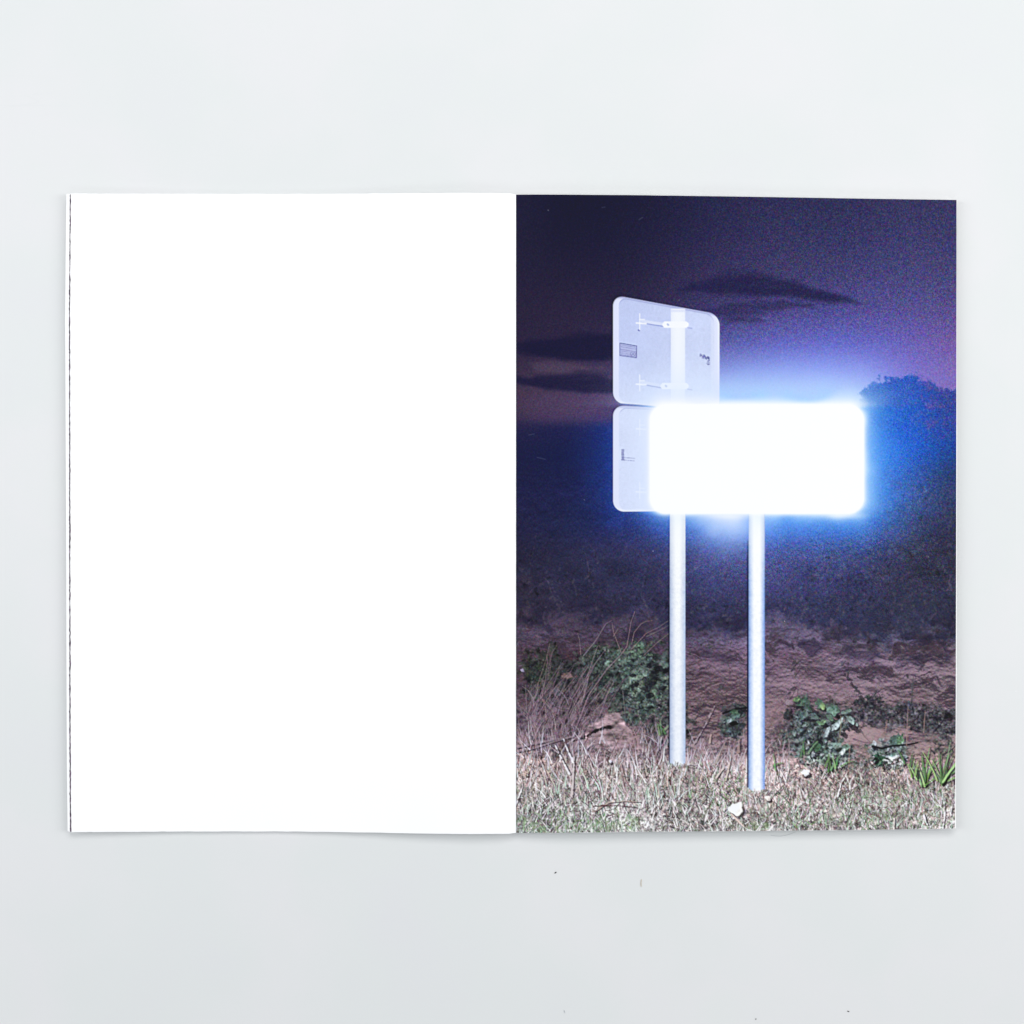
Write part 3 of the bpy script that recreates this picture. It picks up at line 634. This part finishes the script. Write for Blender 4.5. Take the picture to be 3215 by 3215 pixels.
    grain = .62 * rng.standard_normal((PH, PW, 3)) + .45 * vnoise(3.6, 3.6, 3) + .5 * rng.standard_normal((PH, PW, 1))
    C = np.clip(C + grain * amp * reg * np.array([1.05, .85, 1.0]) * np.clip((1 - lum) * 3, 0, 1), 0, 1)
    for x, y in ((1721, 660), (1834, 1569), (2132, 942), (2463, 1950), (2050, 1730)):
        stroke([(x, y), (x + .6, y + .4)], U(2.0, 3.0), (204, 204, 222), U(.4, .75))
    for pts in ([(2006, 690), (2018, 682)], [(1686, 1436), (1712, 1442)], [(2678, 1690), (2676, 1700), (2680, 1708)], [(1660, 1366), (1678, 1362)], [(1918, 1495), (1924, 1482)], [(1890, 652), (1900, 650)], [(2655, 2070), (2644, 2084), (2636, 2100)]):
        stroke(pts, 1.8, (130, 130, 156), .35)
    # thin dark line along the fold
    edge = np.clip(np.exp(-np.clip(XX - 1619, 0, None) / 2.2), 0, 1) * .75
    mix((26, 22, 40), edge)
    # slight sharpening, as the print was scanned crisp
    C = np.clip(C + .28 * (C - blur(C, 3)), 0, 1)
    return C

# ---------------------------------------------------------------- the booklet
rs = np.random.default_rng(3)
def smooth_interp(x, kx, ky):
    xf = np.linspace(kx[0], kx[-1], 400); yf = np.interp(xf, kx, ky)
    k = np.hanning(41); k /= k.sum()
    lin = kx[0] + (xf - kx[0]); p = np.concatenate([2 * yf[0] - yf[20:0:-1], yf, 2 * yf[-1] - yf[-2:-22:-1]])
    return np.interp(x, lin, np.convolve(p, k, 'valid'))
MM = .001
FOLD = 1619.5
LZ = ([204, 330, 560, 850, 1100, 1330, 1480, 1570, 1620], [2.6, 1.8, .7, .3, 1.3, 3.2, 4.0, 3.8, 2.4])
RZ = ([1620, 1655, 1760, 2000, 2300, 2600, 2850, 3010], [2.4, 3.4, 4.2, 4.2, 3.8, 3.4, 3.2, 3.3])
NL, TH, GAP = 10, .00011, .00015          # leaves a side, paper thickness, spacing in the stack
zl = lambda x: smooth_interp(x, *LZ) * MM
zr = lambda x: smooth_interp(x, *RZ) * MM
l_top = lambda x: np.interp(x, [204, 222, 500, 900, 1150, 1420, 1560, 1605, 1620], [607.5, 607.5, 608.2, 608.8, 607.6, 605.4, 605.8, 607.4, 611])
l_bot = lambda x: np.interp(x, [204, 222, 600, 900, 1150, 1320, 1500, 1600, 1620], [2612.6, 2612.6, 2610.6, 2610.4, 2613.4, 2617, 2618.6, 2617.6, 2614.8])
r_top = lambda x: np.interp(x, [1620, 1700, 2000, 2350, 2700, 3003], [610.8, 610.2, 612.3, 617.2, 623, 627.4])
r_bot = lambda x: np.interp(x, [1620, 1750, 2000, 2350, 2700, 2999], [2615.4, 2615.2, 2612, 2609.2, 2606, 2601.6])
l_edge = lambda v: np.interp(v, [0, .18, .5, .85, 1], [222, 219.4, 220, 220.6, 222.4])
u_edge = lambda v: np.interp(v, [0, .06, .18, .5, .85, 1], [208.6, 206.6, 204.4, 207.4, 209, 212.2])
r_edge = lambda v: np.interp(v, [0, .35, .6, .85, 1], [3003.4, 3003, 3002, 3000.8, 2998.2])

def leaf_mesh(name, xa, xb, top, bot, zf, parent, mat=PAPER, nx=72, ny=24, th=TH, rough=.45):
    """one leaf of paper: a thin closed sheet following zf(x); xa / xb are the two side edges over v"""
    V = np.linspace(0, 1, ny + 1); Uu = np.linspace(0, 1, nx + 1); Uu = .5 - .5 * np.cos(np.pi * Uu) if True else Uu
    je = rs.normal(0, rough, (4, max(nx, ny) + 1))
    up, lo = [], []
    for j, v in enumerate(V):
        x0, x1 = xa(v) + je[0, j] * .5, xb(v) + je[1, j] * .5
        for i, u in enumerate(Uu):
            x = x0 + (x1 - x0) * u
            t, b_ = float(top(x)), float(bot(x))
            y = t + (b_ - t) * v
            if j == 0: y += je[2, i] * .6
            if j == ny: y += je[3, i] * .6
            z = float(zf(x))
            up.append(at(x, y, z)); lo.append((*at(x, y, z)[:2], z - th))
    n = nx + 1; m = len(up); F = []
    for j in range(ny):
        for i in range(nx):
            a = j * n + i
            F.append((a, a + n, a + n + 1, a + 1)); F.append((m + a, m + a + 1, m + a + n + 1, m + a + n))
    for i in range(nx):
        F.append((i, i + 1, m + i + 1, m + i)); a = ny * n + i; F.append((a + 1, a, m + a, m + a + 1))
    for j in range(ny):
        a = j * n; F.append((a + n, a, m + a, m + a + n)); a = j * n + nx; F.append((a, a + n, m + a + n, m + a))
    o = mesh_obj(name, up + lo, F, mat, parent, False)
    return o

book = bpy.data.objects.new('booklet', None); COL.objects.link(book); book.location = (0, 0, 0)
tag(book, 'open booklet, left page blank white, right page a dark night photograph', 'booklet')

fold = lambda v: FOLD
# the leaves lying under the two open pages, from the cover upwards
for k in range(NL - 1):
    f = k / (NL - 1)
    dx, dt, db = rs.uniform(1.5, 5), rs.uniform(1.0, 2.6), rs.uniform(1.0, 2.6)
    if k == NL - 2: dx, dt, db = 0, 1.6, 3.0
    nm = 'cover' if k == 0 else 'leaf'
    leaf_mesh(nm, lambda v, d=dx: u_edge(v) + d, fold, lambda x, d=dt: l_top(x) + d, lambda x, d=db: l_bot(x) - d,
              lambda x, k=k: zl(x) + TH + k * GAP, book, nx=48, ny=10)
    dxr = rs.uniform(-3.5, .5)
    leaf_mesh(nm, fold, lambda v, d=dxr, e=(3.6 if k == NL - 3 else 1.2): r_edge(v) + d + e * min(1, 2.5 * v), lambda x, d=dt: r_top(x) + d * .6, lambda x, d=db: r_bot(x) - d * .6,
              lambda x, k=k: zr(x) + TH + k * GAP, book, nx=48, ny=10)
ztl = lambda x: zl(x) + TH + (NL - 1) * GAP
ztr = lambda x: zr(x) + TH + (NL - 1) * GAP
lp = leaf_mesh('page', l_edge, fold, l_top, l_bot, ztl, book, nx=110, ny=60)
tag(lp, 'blank white left page')
rp = leaf_mesh('page', fold, r_edge, r_top, r_bot, ztr, book, nx=110, ny=60)
tag(rp, 'right page covered by a dark blue night photograph')

# ink bled along the fore edge of the blank page
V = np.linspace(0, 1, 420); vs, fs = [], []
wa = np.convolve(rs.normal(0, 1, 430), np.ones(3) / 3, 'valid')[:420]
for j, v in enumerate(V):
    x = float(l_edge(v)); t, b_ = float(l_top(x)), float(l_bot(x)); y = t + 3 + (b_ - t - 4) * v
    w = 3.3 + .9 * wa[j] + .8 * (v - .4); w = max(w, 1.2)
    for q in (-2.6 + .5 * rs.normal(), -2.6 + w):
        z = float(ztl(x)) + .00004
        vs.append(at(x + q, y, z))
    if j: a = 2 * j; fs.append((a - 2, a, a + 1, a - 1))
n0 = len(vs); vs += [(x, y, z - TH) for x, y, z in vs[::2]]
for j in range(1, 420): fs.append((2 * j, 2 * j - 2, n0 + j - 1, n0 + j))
mesh_obj('ink_edge', vs, fs, EDGE, lp, False)

# the print itself: a fine mesh on the right page with its ink tones
INK = paint_print()
lin = np.where(INK <= .04045, INK / 12.92, ((INK + .055) / 1.055) ** 2.4)
nu, nv = 820, 1180
vv, uu = np.meshgrid(np.linspace(0, 1, nv + 1), np.linspace(0, 1, nu + 1), indexing='ij')
x0, x1 = 1620.2, np.asarray(r_edge(vv)) - .3
X = x0 + (x1 - x0) * uu
T, Bm = r_top(X) + .3, r_bot(X) - .3
Y = T + (Bm - T) * vv
Z = ztr(X.ravel()).reshape(X.shape) + .00005
k = S * (1 - Z / CAM_H)
P = np.stack([(X - HALF) * k, -(Y - HALF) * k, Z], -1).reshape(-1, 3)
fx = np.clip((X - PX0) * PK - .5, 0, PW - 1.001); fy = np.clip((Y - PY0) * PK - .5, 0, PH - 1.001)
ix, iy = fx.astype(int), fy.astype(int); fx, fy = (fx - ix)[..., None], (fy - iy)[..., None]
c = (lin[iy, ix] * (1 - fx) + lin[iy, ix + 1] * fx) * (1 - fy) + (lin[iy + 1, ix] * (1 - fx) + lin[iy + 1, ix + 1] * fx) * fy
gain = np.interp(Y, [700, 1750, 2450], [.78, .825, .88])[..., None]      # ink lightened down the page to offset the falloff of the lamps
c = np.clip((c - .008) * gain, .003, .93).reshape(-1, 3)
me = bpy.data.meshes.new('printed_photograph')
nq = nu * nv
me.vertices.add(len(P)); me.vertices.foreach_set('co', P.ravel().astype(np.float32))
a = (np.arange(nv)[:, None] * (nu + 1) + np.arange(nu)[None]).ravel()
quad = np.stack([a, a + nu + 1, a + nu + 2, a + 1], -1).astype(np.int32)
me.loops.add(nq * 4); me.loops.foreach_set('vertex_index', quad.ravel())
me.polygons.add(nq); me.polygons.foreach_set('loop_start', np.arange(0, nq * 4, 4, dtype=np.int32))
me.update(calc_edges=True)
ca = me.color_attributes.new('ink', 'FLOAT_COLOR', 'POINT')
ca.data.foreach_set('color', np.concatenate([c, np.ones((len(c), 1))], 1).ravel().astype(np.float32))
me.materials.append(PRINT)
pr = bpy.data.objects.new('printed_photograph', me); COL.objects.link(pr); pr.parent = rp
tag(pr, 'full page photograph of a glaring white road sign on two posts at night')

# ---------------------------------------------------------------- crumbs and fibres on the table
def plain(name, col, rough=.7):
    m, nt, b = new_mat(name, rough, .2)
    n = node(nt, 'ShaderNodeTexNoise', Scale=3000.0, Detail=2.0); t = nt.nodes.new('ShaderNodeTexCoord'); nt.links.new(t.outputs['Object'], n.inputs['Vector'])
    nt.links.new(ramp(nt, n.outputs['Fac'], [(.3, tuple(.7 * v for v in col)), (.7, col)]), b.inputs['Base Color'])
    return m
BLACK, TAN, WHITE, GREY = plain('dark_crumb', (.03, .028, .025)), plain('tan_fibre', (.7, .62, .5)), plain('white_fibre', (.93, .93, .93)), plain('grey_fibre', (.5, .53, .55))
def crumb(px, py, L, W, ang, label):
    x, y, _ = at(px, py, 0); L, W = L * S / 2, W * S / 2
    vs, fs = [], []; ns, nr = 7, 8
    for i in range(ns + 1):
        t = -1 + 2 * i / ns; r = W * math.sqrt(max(1 - t * t, .02)) * rs.uniform(.75, 1.15); off = .25 * W * math.sin(2.2 * t)
        for q in range(nr):
            th = 6.2832 * q / nr; vs.append((t * L, off + r * math.cos(th), W * .8 + r * .8 * math.sin(th)))
    for i in range(ns):
        for q in range(nr): a, b2 = i * nr + q, i * nr + (q + 1) % nr; fs.append((a, b2, b2 + nr, a + nr))
    fs.append(tuple(range(nr))[::-1]); fs.append(tuple(ns * nr + q for q in range(nr)))
    o = mesh_obj('dust_crumb', vs, fs, BLACK); o.location = (x, y, 0); o.rotation_euler = (0, 0, ang)
    return tag(o, label, 'crumb', 'dark specks of dust on the table')
crumb(1744, 2739.5, 7.5, 3.6, .35, 'tiny black crumb on the table below the fold of the booklet')
crumb(2663, 3175, 7, 3.4, -.5, 'tiny black crumb near the bottom edge, right of centre')
crumb(2373, 3199, 4.4, 3, 1.2, 'smallest dark crumb, lowest on the table, between the other two crumbs sideways')
def fibre(pts, w, mat, label):
    p = np.array([at(x, y, 0) for x, y in pts]); n = 14
    t = np.linspace(0, len(p) - 1, n); i = np.minimum(t.astype(int), len(p) - 2); f = (t - i)[:, None]
    q = p[i] * (1 - f) + p[i + 1] * f; q[1:-1] = (q[:-2] + 2 * q[1:-1] + q[2:]) / 4
    base = q[0].copy(); q -= base; r = w * S / 2
    vs, fs = [], []
    for j in range(n):
        d = q[min(j + 1, n - 1)] - q[max(j - 1, 0)]; d /= np.linalg.norm(d) + 1e-12; s_ = np.array([-d[1], d[0], 0])
        for k_ in range(6):
            th = 6.2832 * k_ / 6; vs.append(q[j] + s_ * r * math.cos(th) + np.array([0, 0, r + r * math.sin(th)]))
    for j in range(n - 1):
        for k_ in range(6): a, b2 = j * 6 + k_, j * 6 + (k_ + 1) % 6; fs.append((a, b2, b2 + 6, a + 6))
    fs.append(tuple(range(6))[::-1]); fs.append(tuple((n - 1) * 6 + k_ for k_ in range(6)))
    o = mesh_obj('dust_fibre', vs, fs, mat); o.location = base
    return tag(o, label, 'fibre', 'loose fibres on the table')
fibre([(2014, 2761), (2012, 2772), (2013, 2783)], 2.6, TAN, 'short tan fibre on the table just below the right page')
fibre([(2420, 2622), (2445, 2626), (2470, 2622), (2498, 2612)], 1.0, GREY, 'fine grey hair lying along the bottom edge of the right page')
fibre([(1771, 3172), (1773, 3180)], 1.8, GREY, 'tiny grey fibre near the bottom edge of the table view')
